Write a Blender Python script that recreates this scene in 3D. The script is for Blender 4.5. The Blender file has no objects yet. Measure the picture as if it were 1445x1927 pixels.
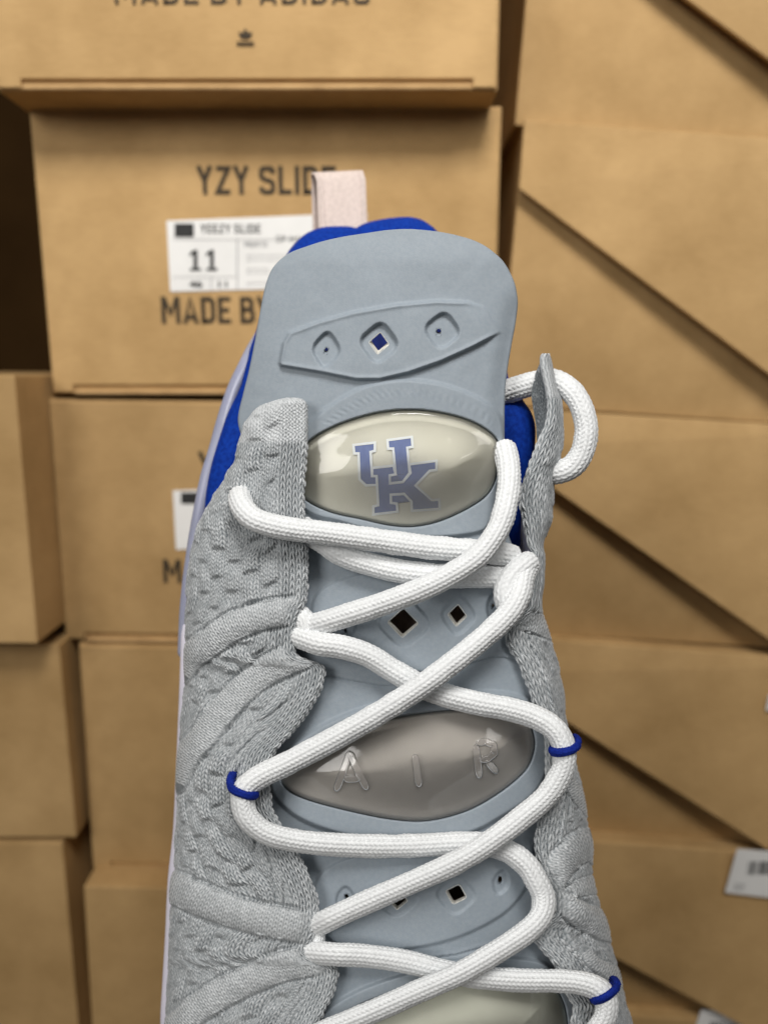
import bpy, bmesh, math, random
import numpy as np
from mathutils import Vector, Matrix

random.seed(7)
RNG = np.random.RandomState(11)
scene = bpy.context.scene
COL = scene.collection

# ------------------------------------------------------------------ camera
PITCH, ROLL = math.radians(11.0), math.radians(-0.4)
HGT = 0.64                      # camera height above the floor (metres)
LENS = 26.0
F = LENS / 36.0 * 1927.0        # focal length in photograph pixels
CX, CY = 722.5, 963.5
Rm = (Matrix.Rotation(math.radians(90) - PITCH, 3, 'X') @ Matrix.Rotation(ROLL, 3, 'Z'))
R = np.array(Rm)
CAM = np.array([0.0, 0.0, HGT])
cam_d = bpy.data.cameras.new('camera')
cam = bpy.data.objects.new('camera', cam_d)
COL.objects.link(cam)
cam.matrix_world = Matrix.Translation(Vector(CAM)) @ Rm.to_4x4()
cam_d.sensor_fit = 'AUTO'
cam_d.sensor_width = 36.0
cam_d.lens = LENS
cam_d.clip_start, cam_d.clip_end = 0.01, 50.0
cam_d.dof.use_dof = True
cam_d.dof.focus_distance = 0.218
cam_d.dof.aperture_fstop = 7.6
scene.camera = cam

# ------------------------------------------------------------------ light
world = bpy.data.worlds.new('World')
scene.world = world
world.use_nodes = True
bg = world.node_tree.nodes['Background']
bg.inputs[0].default_value = (1.0, 0.98, 0.95, 1)
bg.inputs[1].default_value = 0.07

def area(name, loc, target, size, size_y, power, colour=(1, 0.975, 0.94)):
    d = bpy.data.lights.new(name, 'AREA')
    d.shape = 'RECTANGLE'
    d.size, d.size_y, d.energy, d.color = size, size_y, power, colour
    o = bpy.data.objects.new(name, d)
    COL.objects.link(o)
    o.location = loc
    o.rotation_euler = (Vector(target) - Vector(loc)).to_track_quat('-Z', 'Y').to_euler()
    return o

narrowed_panel = area('ceiling_or_fill_panel', (0.12, -0.34, 1.54), (0.0, 0.47, 0.94), 0.36, 0.36, 3.95)
narrowed_panel.data.spread = math.radians(95)      # beam narrowed so the lower boxes get less light
area('ceiling_or_fill_panel', (0.7, -0.7, 1.75), (0.05, 0.4, 0.6), 0.4, 0.4, 2.0)
area('ceiling_or_fill_panel', (-1.0, -1.1, 1.32), (0.0, 0.4, 0.6), 0.75, 0.75, 14.5)  # low front-left fill, added so the shoe's shadow falls lower right
area('ceiling_or_fill_panel', (1.2, -1.2, 1.4), (0.0, 0.4, 0.55), 0.35, 0.35, 2.0)  # low front-right fill, added for the shoe's faint shadow to the left
scene.view_settings.view_transform = 'Standard'
scene.view_settings.look = 'None'
scene.view_settings.exposure = 0.0
scene.view_settings.gamma = 1.0

# ------------------------------------------------------------------ helpers
D0 = 0.22                       # distance from camera to the face of the shoe
S = D0 / F                      # metres per photograph pixel at that distance

def ray(px, py):
    d = np.stack([(np.asarray(px, float) - CX) / F, -(np.asarray(py, float) - CY) / F,
                  -np.ones_like(np.asarray(px, float))], -1)
    return d @ R.T

def V(px, py, z):
    """point seen at pixel px, py, lying z pixel-units in front of the plane of the tongue"""
    return CAM + (D0 - np.asarray(z, float) * S)[..., None] * ray(px, py)

def smooth(t):
    t = np.clip(t, 0, 1)
    return t * t * (3 - 2 * t)

def pchip(xs, ys, x):
    xs, ys = np.asarray(xs, float), np.asarray(ys, float)
    h = np.diff(xs); d = np.diff(ys) / h
    m = np.zeros_like(ys)
    m[1:-1] = np.where(d[:-1] * d[1:] > 0, 2 * d[:-1] * d[1:] / (d[:-1] + d[1:] + 1e-12 * np.sign(d[:-1] + d[1:]) + 1e-30), 0)
    m[0], m[-1] = d[0], d[-1]
    x = np.clip(np.asarray(x, float), xs[0], xs[-1])
    i = np.clip(np.searchsorted(xs, x) - 1, 0, len(h) - 1)
    t = (x - xs[i]) / h[i]
    return ((2*t**3 - 3*t**2 + 1) * ys[i] + (t**3 - 2*t**2 + t) * h[i] * m[i]
            + (-2*t**3 + 3*t**2) * ys[i+1] + (t**3 - t**2) * h[i] * m[i+1])

def table(pairs):
    a = np.array(pairs, float)
    return lambda q: pchip(a[:, 0], a[:, 1], q)

def catmull(P, n=12, closed=False):
    P = np.asarray(P, float)
    if closed:
        Q = np.vstack([P[-1], P, P[0], P[1]])
    else:
        Q = np.vstack([2*P[0]-P[1], P, 2*P[-1]-P[-2]])
    out = []
    t = np.linspace(0, 1, n, endpoint=False)[:, None]
    for i in range(1, len(Q) - 2):
        p0, p1, p2, p3 = Q[i-1], Q[i], Q[i+1], Q[i+2]
        out.append(0.5 * (2*p1 + (p2-p0)*t + (2*p0-5*p1+4*p2-p3)*t**2 + (-p0+3*p1-3*p2+p3)*t**3))
    out = np.vstack(out)
    return out if closed else np.vstack([out, P[-1]])

def resample(P, step):
    d = np.concatenate([[0], np.cumsum(np.linalg.norm(np.diff(P[:, :3], axis=0), axis=1))])
    n = max(3, int(d[-1] / step))
    s = np.linspace(0, d[-1], n)
    return np.stack([np.interp(s, d, P[:, k]) for k in range(P.shape[1])], 1), s

def sdist(x, y, poly, reach=60):
    """signed distance to a closed polygon (negative inside), exact within reach of it"""
    poly = np.asarray(poly, float)
    x, y = np.asarray(x, float), np.asarray(y, float)
    out = np.full(x.shape, 1e3)
    lo, hi = poly.min(0) - reach, poly.max(0) + reach
    m = (x > lo[0]) & (x < hi[0]) & (y > lo[1]) & (y < hi[1])
    if not m.any():
        return out
    qx, qy = x[m], y[m]
    best = np.full(qx.shape, 1e9); inside = np.zeros(qx.shape, bool)
    for a, b in zip(poly, np.roll(poly, -1, 0)):
        dx, dy = b - a
        t = np.clip(((qx-a[0])*dx + (qy-a[1])*dy) / (dx*dx + dy*dy + 1e-9), 0, 1)
        best = np.minimum(best, (qx-a[0]-t*dx)**2 + (qy-a[1]-t*dy)**2)
        if abs(dy) > 1e-9:
            c = ((a[1] > qy) != (b[1] > qy)) & (qx < dx * (qy - a[1]) / dy + a[0])
            inside ^= c
    out[m] = np.sqrt(best) * np.where(inside, -1, 1)
    return out

def pathdist(x, y, P):
    """distance to an open polyline, arc length of the nearest point, and side"""
    best = np.full(x.shape, 1e9); arc = np.zeros(x.shape); side = np.zeros(x.shape)
    L = 0.0
    for a, b in zip(P[:-1], P[1:]):
        dx, dy = b[:2] - a[:2]; l = math.hypot(dx, dy) + 1e-9
        t = np.clip(((x-a[0])*dx + (y-a[1])*dy) / (l*l), 0, 1)
        ex, ey = x-a[0]-t*dx, y-a[1]-t*dy
        d = np.hypot(ex, ey)
        m = d < best
        best = np.where(m, d, best); arc = np.where(m, L + t*l, arc)
        side = np.where(m, np.sign(dx*ey - dy*ex), side)
        L += l
    return best, arc, side

_lat = RNG.rand(256, 256)
def vnoise(x, y):
    xi, yi = np.floor(x).astype(int), np.floor(y).astype(int)
    fx, fy = smooth(x - xi), smooth(y - yi)
    g = lambda i, j: _lat[i % 256, j % 256]
    return ((g(xi, yi)*(1-fx) + g(xi+1, yi)*fx)*(1-fy) + (g(xi, yi+1)*(1-fx) + g(xi+1, yi+1)*fx)*fy) * 2 - 1

def gquads(nr, nc, wrap=False):
    r = np.arange(nr - 1)[:, None]
    c = np.arange(nc if wrap else nc - 1)[None, :]
    c2 = (c + 1) % nc
    q = np.stack([r*nc + c, (r+1)*nc + c, (r+1)*nc + c2, r*nc + c2], -1)
    return q.reshape(-1, 4)

def link(name, me, parent=None):
    o = bpy.data.objects.new(name, me)
    COL.objects.link(o)
    if parent is not None:
        o.parent = parent
    return o

def mesh_np(name, verts, quads, mat, parent=None, attr=None, flat=False, origin=None):
    me = bpy.data.meshes.new(name)
    verts = np.asarray(verts, float).reshape(-1, 3)
    if origin is not None:
        verts = verts - np.asarray(origin)
    quads = np.asarray(quads, np.int32)
    me.vertices.add(len(verts)); me.vertices.foreach_set('co', verts.astype(np.float32).ravel())
    n, k = quads.shape
    me.loops.add(n * k); me.loops.foreach_set('vertex_index', quads.ravel())
    me.polygons.add(n)
    me.polygons.foreach_set('loop_start', np.arange(0, n*k, k, dtype=np.int32))
    me.polygons.foreach_set('use_smooth', np.full(n, not flat))
    me.update(calc_edges=True)
    if attr:
        for an, av in attr.items():
            at = me.attributes.new(an, 'FLOAT', 'POINT')
            at.data.foreach_set('value', np.asarray(av, np.float32).ravel())
    me.materials.append(mat)
    return link(name, me, parent)

def mesh_bm(name, bm, mat, parent=None, smooth_faces=False):
    me = bpy.data.meshes.new(name)
    bmesh.ops.recalc_face_normals(bm, faces=bm.faces)
    for f in bm.faces:
        f.smooth = smooth_faces
    bm.to_mesh(me); bm.free()
    me.materials.append(mat)
    return link(name, me, parent)

def tag(o, label=None, cat=None, group=None, kind=None):
    for k, v in (('label', label), ('category', cat), ('group', group), ('kind', kind)):
        if v:
            o[k] = v
    return o

def lin(r, g, b):
    f = lambda c: ((c/255 + 0.055)/1.055)**2.4 if c > 10 else c/255/12.92
    return (f(r), f(g), f(b), 1.0)

# ------------------------------------------------------------------ materials
def new_mat(name):
    m = bpy.data.materials.new(name)
    m.use_nodes = True
    nt = m.node_tree
    p = nt.nodes['Principled BSDF']
    return m, nt, p

def N(nt, kind, **kw):
    n = nt.nodes.new(kind)
    for k, v in kw.items():
        if k.startswith('i_'):
            key = k[2:]
            key = int(key) if key.isdigit() else key
            n.inputs[key].default_value = v
        else:
            setattr(n, k, v)
    return n

def noise_mix(nt, p, c1, c2, scale, detail=4, stretch=(1, 1, 1), lo=0.35, hi=0.65):
    tc = N(nt, 'ShaderNodeTexCoord'); mp = N(nt, 'ShaderNodeMapping')
    mp.inputs['Scale'].default_value = stretch
    nt.links.new(tc.outputs['Object'], mp.inputs['Vector'])
    no = N(nt, 'ShaderNodeTexNoise', i_Scale=scale, i_Detail=detail)
    nt.links.new(mp.outputs[0], no.inputs['Vector'])
    cr = N(nt, 'ShaderNodeValToRGB')
    cr.color_ramp.elements[0].position, cr.color_ramp.elements[1].position = lo, hi
    cr.color_ramp.elements[0].color, cr.color_ramp.elements[1].color = c1, c2
    nt.links.new(no.outputs['Fac'], cr.inputs['Fac'])
    nt.links.new(cr.outputs[0], p.inputs['Base Color'])
    return mp, no, cr

def add_bump(nt, p, vec, scale, strength, dist, detail=3):
    no = N(nt, 'ShaderNodeTexNoise', i_Scale=scale, i_Detail=detail)
    if vec is not None:
        nt.links.new(vec, no.inputs['Vector'])
    b = N(nt, 'ShaderNodeBump', i_Strength=strength, i_Distance=dist)
    nt.links.new(no.outputs['Fac'], b.inputs['Height'])
    nt.links.new(b.outputs[0], p.inputs['Normal'])
    return b

def simple(name, c1, c2, scale, rough, bump=0.0, bscale=None, dist=0.0003, spec=0.3, stretch=(1, 1, 1), sheen=0.0):
    m, nt, p = new_mat(name)
    mp, no, cr = noise_mix(nt, p, c1, c2, scale, stretch=stretch)
    p.inputs['Roughness'].default_value = rough
    p.inputs['Specular IOR Level'].default_value = spec
    if sheen:
        p.inputs['Sheen Weight'].default_value = sheen
    if bump:
        add_bump(nt, p, mp.outputs[0], bscale or scale, bump, dist)
    return m

def kraft(name, c1, c2):
    m, nt, p = new_mat(name)
    tc = N(nt, 'ShaderNodeTexCoord')
    mp = N(nt, 'ShaderNodeMapping'); mp.inputs['Scale'].default_value = (1, 1, 1)
    nt.links.new(tc.outputs['Object'], mp.inputs['Vector'])
    big = N(nt, 'ShaderNodeTexNoise', i_Scale=14.0, i_Detail=5, i_Roughness=0.6)
    nt.links.new(mp.outputs[0], big.inputs['Vector'])
    mp2 = N(nt, 'ShaderNodeMapping'); mp2.inputs['Scale'].default_value = (140, 140, 700)
    nt.links.new(tc.outputs['Object'], mp2.inputs['Vector'])
    fib = N(nt, 'ShaderNodeTexNoise', i_Scale=1.0, i_Detail=3)
    nt.links.new(mp2.outputs[0], fib.inputs['Vector'])
    mx = N(nt, 'ShaderNodeMath', operation='MULTIPLY_ADD', i_1=0.14, i_2=0.1)
    nt.links.new(fib.outputs['Fac'], mx.inputs[0])
    ad = N(nt, 'ShaderNodeMath', operation='MULTIPLY_ADD', i_1=0.75)
    nt.links.new(big.outputs['Fac'], ad.inputs[0]); nt.links.new(mx.outputs[0], ad.inputs[2])
    cr = N(nt, 'ShaderNodeValToRGB')
    cr.color_ramp.elements[0].position, cr.color_ramp.elements[1].position = 0.40, 0.70
    cr.color_ramp.elements[0].color, cr.color_ramp.elements[1].color = c1, c2
    nt.links.new(ad.outputs[0], cr.inputs['Fac'])
    oi = N(nt, 'ShaderNodeObjectInfo')
    vr = N(nt, 'ShaderNodeMapRange', i_3=0.84, i_4=1.06)
    nt.links.new(oi.outputs['Random'], vr.inputs[0])
    mm = N(nt, 'ShaderNodeMix', data_type='RGBA', blend_type='MULTIPLY', i_0=1.0)
    nt.links.new(cr.outputs[0], mm.inputs[6]); nt.links.new(vr.outputs[0], mm.inputs[7])
    nt.links.new(mm.outputs[2], p.inputs['Base Color'])
    p.inputs['Roughness'].default_value = 0.75
    p.inputs['Specular IOR Level'].default_value = 0.25
    b = N(nt, 'ShaderNodeBump', i_Strength=0.12, i_Distance=0.0006)
    nt.links.new(ad.outputs[0], b.inputs['Height'])
    nt.links.new(b.outputs[0], p.inputs['Normal'])
    return m

M = {}
M['kraft'] = kraft('kraft_cardboard', lin(168, 135, 88), lin(198, 163, 113))
M['kraft_edge'] = simple('cardboard_cut_edge', lin(170, 136, 92), lin(190, 155, 108), 60, 0.8)
M['ink'] = simple('brown_black_ink', lin(58, 48, 34), lin(70, 58, 42), 60, 0.7)
M['paper'] = simple('white_label_paper', lin(228, 227, 224), lin(236, 235, 232), 30, 0.55)
M['label_ink'] = simple('label_black_ink', lin(34, 34, 34), lin(50, 50, 50), 60, 0.6)
M['label_grey'] = simple('label_grey_ink', lin(150, 150, 150), lin(165, 165, 165), 60, 0.6)
M['wall'] = simple('stockroom_wall', lin(50, 34, 17), lin(60, 42, 22), 6, 0.95, spec=0.03)  # dark brown puts the gap's shade into the wall colour
M['floor'] = simple('stockroom_floor', lin(62, 58, 53), lin(74, 69, 63), 5, 0.7)
M['foam'] = simple('pale_blue_foam', lin(145, 155, 164), lin(151, 160, 168), 900, 0.62, 0.4, 2600, 0.00014, spec=0.35)
M['foam_cut'] = simple('cut_foam_edge', lin(205, 203, 195), lin(226, 224, 216), 900, 0.8)
M['blue'] = simple('royal_blue_textile', lin(4, 42, 130), lin(12, 58, 158), 700, 0.85, 0.5, 3800, 0.0002, spec=0.15)
M['shaded_blue'] = simple('shaded_blue_lining', lin(10, 24, 78), lin(16, 34, 100), 500, 0.9)  # collar blue darkened: shade behind the tongue put into the colour
M['navy'] = simple('blue_eyelet_cord', lin(14, 34, 120), lin(26, 50, 150), 2500, 0.75, 0.6, 4200, 0.0003, spec=0.15)
M['sock'] = simple('dark_sock_lining', lin(150, 132, 114), lin(170, 150, 130), 400, 0.9)
M['tab'] = simple('pale_pink_webbing', lin(204, 188, 180), lin(216, 200, 192), 600, 0.7, 0.4, 3000, 0.0002)
M['lace'] = simple('white_lace_yarn', lin(226, 228, 229), lin(235, 237, 238), 800, 0.7, sheen=0.2)
M['midsole'] = simple('white_lilac_midsole', lin(226, 222, 236), lin(234, 230, 242), 60, 0.5)

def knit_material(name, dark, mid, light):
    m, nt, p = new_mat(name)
    at = N(nt, 'ShaderNodeAttribute', attribute_name='stitch_tone')
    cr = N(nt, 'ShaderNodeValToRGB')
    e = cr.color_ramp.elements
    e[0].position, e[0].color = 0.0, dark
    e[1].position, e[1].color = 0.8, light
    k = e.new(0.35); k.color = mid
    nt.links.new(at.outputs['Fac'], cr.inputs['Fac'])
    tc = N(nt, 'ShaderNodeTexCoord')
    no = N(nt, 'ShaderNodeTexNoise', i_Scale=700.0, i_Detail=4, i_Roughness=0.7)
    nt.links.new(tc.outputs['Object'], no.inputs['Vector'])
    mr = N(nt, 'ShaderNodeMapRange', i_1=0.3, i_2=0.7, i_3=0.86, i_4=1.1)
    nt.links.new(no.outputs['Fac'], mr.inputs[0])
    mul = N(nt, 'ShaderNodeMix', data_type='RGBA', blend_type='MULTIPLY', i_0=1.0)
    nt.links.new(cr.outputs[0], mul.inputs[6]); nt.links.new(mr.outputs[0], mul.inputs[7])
    # a few bright flecks: glints of monofilament painted into the colour
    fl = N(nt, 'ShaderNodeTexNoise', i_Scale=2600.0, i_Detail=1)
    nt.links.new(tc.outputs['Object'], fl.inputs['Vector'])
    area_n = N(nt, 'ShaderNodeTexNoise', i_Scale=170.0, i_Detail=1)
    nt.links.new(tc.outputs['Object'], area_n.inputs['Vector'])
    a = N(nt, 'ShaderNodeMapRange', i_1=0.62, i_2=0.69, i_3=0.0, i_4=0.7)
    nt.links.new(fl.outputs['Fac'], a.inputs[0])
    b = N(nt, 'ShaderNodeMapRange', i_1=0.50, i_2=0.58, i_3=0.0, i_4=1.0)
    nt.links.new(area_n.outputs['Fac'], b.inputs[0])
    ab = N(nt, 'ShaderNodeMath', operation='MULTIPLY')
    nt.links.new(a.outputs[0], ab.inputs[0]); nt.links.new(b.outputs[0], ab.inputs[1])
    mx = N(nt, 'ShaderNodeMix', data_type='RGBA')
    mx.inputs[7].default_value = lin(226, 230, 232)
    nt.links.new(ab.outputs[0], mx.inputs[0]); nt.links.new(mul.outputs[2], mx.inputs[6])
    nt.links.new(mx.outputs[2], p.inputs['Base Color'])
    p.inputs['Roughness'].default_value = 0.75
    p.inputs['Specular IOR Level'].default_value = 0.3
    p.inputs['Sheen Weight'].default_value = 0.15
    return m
M['knit'] = knit_material('grey_knit_yarn', lin(64, 75, 82), lin(147, 152, 155), lin(200, 203, 205))

def window_material(name, tint, milk, fac):
    m = bpy.data.materials.new(name); m.use_nodes = True
    nt = m.node_tree; nt.nodes.clear()
    out = N(nt, 'ShaderNodeOutputMaterial')
    tr = N(nt, 'ShaderNodeBsdfTransparent'); tr.inputs[0].default_value = tint
    tc = N(nt, 'ShaderNodeTexCoord')
    no = N(nt, 'ShaderNodeTexNoise', i_Scale=90.0, i_Detail=3)
    nt.links.new(tc.outputs['Object'], no.inputs['Vector'])
    bp = N(nt, 'ShaderNodeBump', i_Strength=0.12, i_Distance=0.0006)
    nt.links.new(no.outputs['Fac'], bp.inputs['Height'])
    df = N(nt, 'ShaderNodeBsdfDiffuse'); df.inputs[0].default_value = milk
    m1 = N(nt, 'ShaderNodeMixShader', i_0=fac)
    nt.links.new(tr.outputs[0], m1.inputs[1]); nt.links.new(df.outputs[0], m1.inputs[2])
    gl = N(nt, 'ShaderNodeBsdfGlossy', i_Roughness=0.06)
    fr = N(nt, 'ShaderNodeFresnel', i_IOR=1.5)
    nt.links.new(bp.outputs[0], gl.inputs['Normal']); nt.links.new(bp.outputs[0], fr.inputs['Normal'])
    m2 = N(nt, 'ShaderNodeMixShader')
    nt.links.new(fr.outputs[0], m2.inputs[0]); nt.links.new(m1.outputs[0], m2.inputs[1]); nt.links.new(gl.outputs[0], m2.inputs[2])
    nt.links.new(m2.outputs[0], out.inputs[0])
    return m
M['win_top'] = window_material('milky_clear_plastic', (0.985, 0.985, 0.975, 1), lin(224, 222, 212), 0.13)
M['win_mid'] = window_material('smoky_clear_plastic', (0.97, 0.965, 0.96, 1), lin(190, 187, 183), 0.28)
M['win_letter'] = window_material('raised_clear_letter', (0.985, 0.98, 0.975, 1), lin(222, 218, 214), 0.16)
M['cream'] = simple('cream_air_bladder', lin(218, 216, 202), lin(230, 228, 214), 60, 0.6)
M['taupe'] = simple('taupe_air_bladder', lin(184, 179, 171), lin(204, 198, 189), 60, 0.6)
M['palegreen'] = simple('pale_green_air_bladder', lin(214, 216, 202), lin(222, 224, 210), 100, 0.6)
M['emblem_blue'] = simple('emblem_blue_print', lin(74, 100, 168), lin(84, 110, 175), 500, 0.6)
M['emblem_white'] = simple('emblem_white_print', lin(240, 247, 252), lin(246, 250, 254), 500, 0.6)

def lavender():
    m, nt, p = new_mat('translucent_lavender_plastic')
    noise_mix(nt, p, lin(150, 153, 174), lin(162, 165, 186), 60)
    p.inputs['Roughness'].default_value = 0.38
    p.inputs['Subsurface Weight'].default_value = 0.3
    p.inputs['Subsurface Radius'].default_value = (0.004, 0.004, 0.006)
    p.inputs['Subsurface Scale'].default_value = 0.5
    return m
M['heel'] = lavender()

# ------------------------------------------------------------------ setting
def slab(name, lo, hi, mat):
    bm = bmesh.new()
    bmesh.ops.create_cube(bm, size=1.0)
    for v in bm.verts:
        v.co = Vector([lo[k] + (v.co[k] + 0.5) * (hi[k] - lo[k]) for k in range(3)])
    o = mesh_bm(name, bm, mat)
    o['kind'] = 'structure'
    return o
slab('floor', (-2.5, -2.5, -0.05), (2.5, 1.25, 0.0), M['floor'])
slab('wall', (-2.5, 1.25, -0.05), (2.5, 1.32, 2.4), M['wall'])

# ------------------------------------------------------------------ boxes
def hit(px, py, Y):
    d = ray(px, py)
    t = Y / d[1]
    return Vector(CAM + t * d)

class Box:
    """a real rectangular box whose front face passes through three seen corners"""
    def __init__(s, tl, tr, bl, Y, depth, label, w=None, h=None, cat='box', group='kraft shoe boxes stacked against the wall', bevel=0.0011):
        a, b, c = hit(*tl, Y), hit(*tr, Y), hit(*bl, Y)
        s.ex = (b - a).normalized()
        s.ez = (a - c); s.ez -= s.ez.dot(s.ex) * s.ex
        s.h = h or s.ez.length; s.ez.normalize()
        s.ey = s.ez.cross(s.ex)
        s.w = w or (b - a).length
        s.Y, s.depth = Y, depth
        base = a - s.ez * s.h + s.ex * s.w * 0.5
        s.m = Matrix((s.ex, s.ey, s.ez)).transposed().to_4x4()
        s.m.translation = base
        s.root = bpy.data.objects.new('shoe_box', None)
        COL.objects.link(s.root)
        s.root.empty_display_size = 0.02
        s.root.matrix_world = s.m
        s.minv = s.m.inverted()
        tag(s.root, label, cat, group)
        bm = bmesh.new()
        bmesh.ops.create_cube(bm, size=1.0)
        for v in bm.verts:
            v.co = Vector((v.co.x * s.w, (v.co.y + 0.5) * depth, (v.co.z + 0.5) * s.h))
        bmesh.ops.bevel(bm, geom=list(bm.edges), offset=bevel, segments=2, affect='EDGES', profile=0.6)
        mesh_bm('body', bm, M['kraft'], s.root)
    def loc(s, px, py, yoff=0.0):
        """local x, z of the point of the plane y = yoff seen at a pixel"""
        d = Vector(ray(px, py)); o = Vector(CAM)
        d = s.minv.to_3x3() @ d; o = s.minv @ o
        t = (yoff - o.y) / d.y
        p = o + t * d
        return p.x, p.z
    def plate(s, name, pts, y0, th, mat, yoffs=None, parent=None, bevel=0.0):
        """flat sheet of the given x, z outline; y0 is its back, th its thickness toward the camera"""
        bm = bmesh.new()
        yoffs = yoffs or [0] * len(pts)
        back = [bm.verts.new((x, y0 + yo, z)) for (x, z), yo in zip(pts, yoffs)]
        front = [bm.verts.new((x, y0 + yo - th, z)) for (x, z), yo in zip(pts, yoffs)]
        n = len(pts)
        bm.faces.new(front); bm.faces.new(back[::-1])
        for i in range(n):
            bm.faces.new((front[i], back[i], back[(i+1) % n], front[(i+1) % n]))
        if bevel:
            bmesh.ops.recalc_face_normals(bm, faces=bm.faces)
            fs = set(front)
            bmesh.ops.bevel(bm, geom=[e for e in bm.edges if e.verts[0] in fs and e.verts[1] in fs], offset=bevel, segments=2, affect='EDGES', profile=0.5)
        return mesh_bm(name, bm, mat, parent or s.root)
    def front_flap(s, inset=0.013, gap=0.0055, lip=0.0024):
        """end flap tucked in front of the box, a slot and the bottom lip under it"""
        w, h = s.w / 2 - 0.0012, s.h - 0.0015
        pts = [(-w, h), (-w, 0.001), (-w + inset, 0.001), (-w + inset, gap), (w - inset, gap), (w - inset, 0.001), (w, 0.001), (w, h)]
        s.plate('end_flap', pts, 0.0006, 0.0028, M['kraft'], bevel=0.0008)
        s.plate('bottom_lip', [(-w + inset + 0.001, lip), (-w + inset + 0.001, -0.0005), (w - inset - 0.001, -0.0005), (w - inset - 0.001, lip)], 0.0006, 0.0045, M['kraft_edge'], bevel=0.0008)
    def side_flap(s, p0, p1, bulge=0.015):
        """lid flap over the long side, its lower edge cut on the slant p0 -> p1 (pixels)"""
        x0, z0 = s.loc(*p0, -0.006); x1, z1 = s.loc(*p1, -0.008)
        w, h = s.w / 2, s.h
        m = (z1 - z0) / (x1 - x0)
        xa = -w - 0.001; za = z0 + m * (xa - x0)
        za = min(za, h - 0.02)
        xe = w
        ze = za + m * (xe - xa)
        if ze < 0.004:
            xb = xa + (0.004 - za) / m
            pts = [(xa, h + 0.001), (xa, za), (xb, 0.004), (xe, 0.004), (xe, h + 0.001)]
            yo = [0, -bulge * 0.4, -bulge, -bulge, 0]
        else:
            pts = [(xa, h + 0.001), (xa, za), (xe, ze), (xe, h + 0.001)]
            yo = [0, -bulge * 0.4, -bulge, 0]
        s.plate('side_flap', pts, -0.0002, 0.003, M['kraft'], yoffs=yo, bevel=0.0009)
        s.flap_pts = pts

def text_mesh(box, name, string, pxbox, y, mat, parent=None, th=0.0002, bold=0.02, space=1.0):
    """lettering fitted in the pixel rectangle (left, top, right, bottom) on the box front"""
    cu = bpy.data.curves.new('lettering', 'FONT')
    cu.body = string; cu.size = 1.0; cu.offset = bold; cu.space_character = space
    cu.extrude = 0.0; cu.resolution_u = 3; cu.offset = 0.0
    to = bpy.data.objects.new('lettering', cu)
    COL.objects.link(to)
    dg = bpy.context.evaluated_depsgraph_get()
    me = bpy.data.meshes.new_from_object(to.evaluated_get(dg))
    bpy.data.objects.remove(to)
    co = np.array([v.co[:] for v in me.vertices])
    lo, hi = co.min(0), co.max(0)
    l, t, r, b = pxbox
    xl, zb = box.loc(l, b, y); xr, zt = box.loc(r, t, y)
    xr2, zb2 = box.loc(r, b, y)
    u = (co[:, 0] - lo[0]) / (hi[0] - lo[0]); v = (co[:, 1] - lo[1]) / (hi[1] - lo[1])
    P = np.stack([xl + u * (xr - xl), np.full(len(co), y), zb + v * (zt - zb)], 1)
    for vv, p in zip(me.vertices, P):
        vv.co = p
    if bold > 0.005:
        bm = bmesh.new()
        w_ = bold * (xr - xl) / max(1, len(string)) * 4.5
        for n_, (dx, dz) in enumerate([(-1, 0), (-0.5, 0.6), (0, -0.6), (0.5, 0.6), (1, 0)]):
            k0 = len(bm.verts)
            bm.from_mesh(me)
            bm.verts.ensure_lookup_table()
            for vv in bm.verts[k0:]:
                vv.co += Vector((dx * w_, -0.00002 * n_, dz * w_))
        bm.to_mesh(me); bm.free()
    me.materials.clear(); me.materials.append(mat)
    me.name = name
    return link(name, me, parent or box.root)

GLYPHS = {
    'Y': (.54, [[(.06, 1), (.27, .47), (.27, 0)], [(.48, 1), (.27, .47)]]),
    'Z': (.54, [[(.05, .91), (.47, .91), (.07, .09), (.52, .09)]]),
    'S': (.56, [[(.48, .72), (.48, .84), (.41, .91), (.15, .91), (.08, .84), (.08, .63), (.14, .55), (.42, .46), (.48, .38), (.48, .16), (.41, .09), (.15, .09), (.08, .16), (.08, .28)]]),
    'L': (.48, [[(.09, 1), (.09, .09), (.48, .09)]]),
    'I': (.18, [[(.09, 1), (.09, 0)]]),
    'D': (.56, [[(.09, .0), (.09, .91), (.36, .91), (.47, .8), (.47, .2), (.36, .09), (.09, .09)]]),
    'E': (.50, [[(.50, .91), (.09, .91), (.09, .09), (.50, .09)], [(.09, .5), (.44, .5)]]),
    'M': (.74, [[(.09, 0), (.09, 1)], [(.65, 0), (.65, 1)], [(.12, .96), (.37, .36), (.62, .96)]]),
    'A': (.60, [[(.07, 0), (.30, .96), (.53, 0)], [(.15, .24), (.45, .24)]]),
    'B': (.56, [[(.09, 0), (.09, .91), (.36, .91), (.45, .83), (.45, .61), (.36, .52), (.09, .52)], [(.36, .52), (.48, .43), (.48, .17), (.38, .09), (.09, .09)]])}
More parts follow.
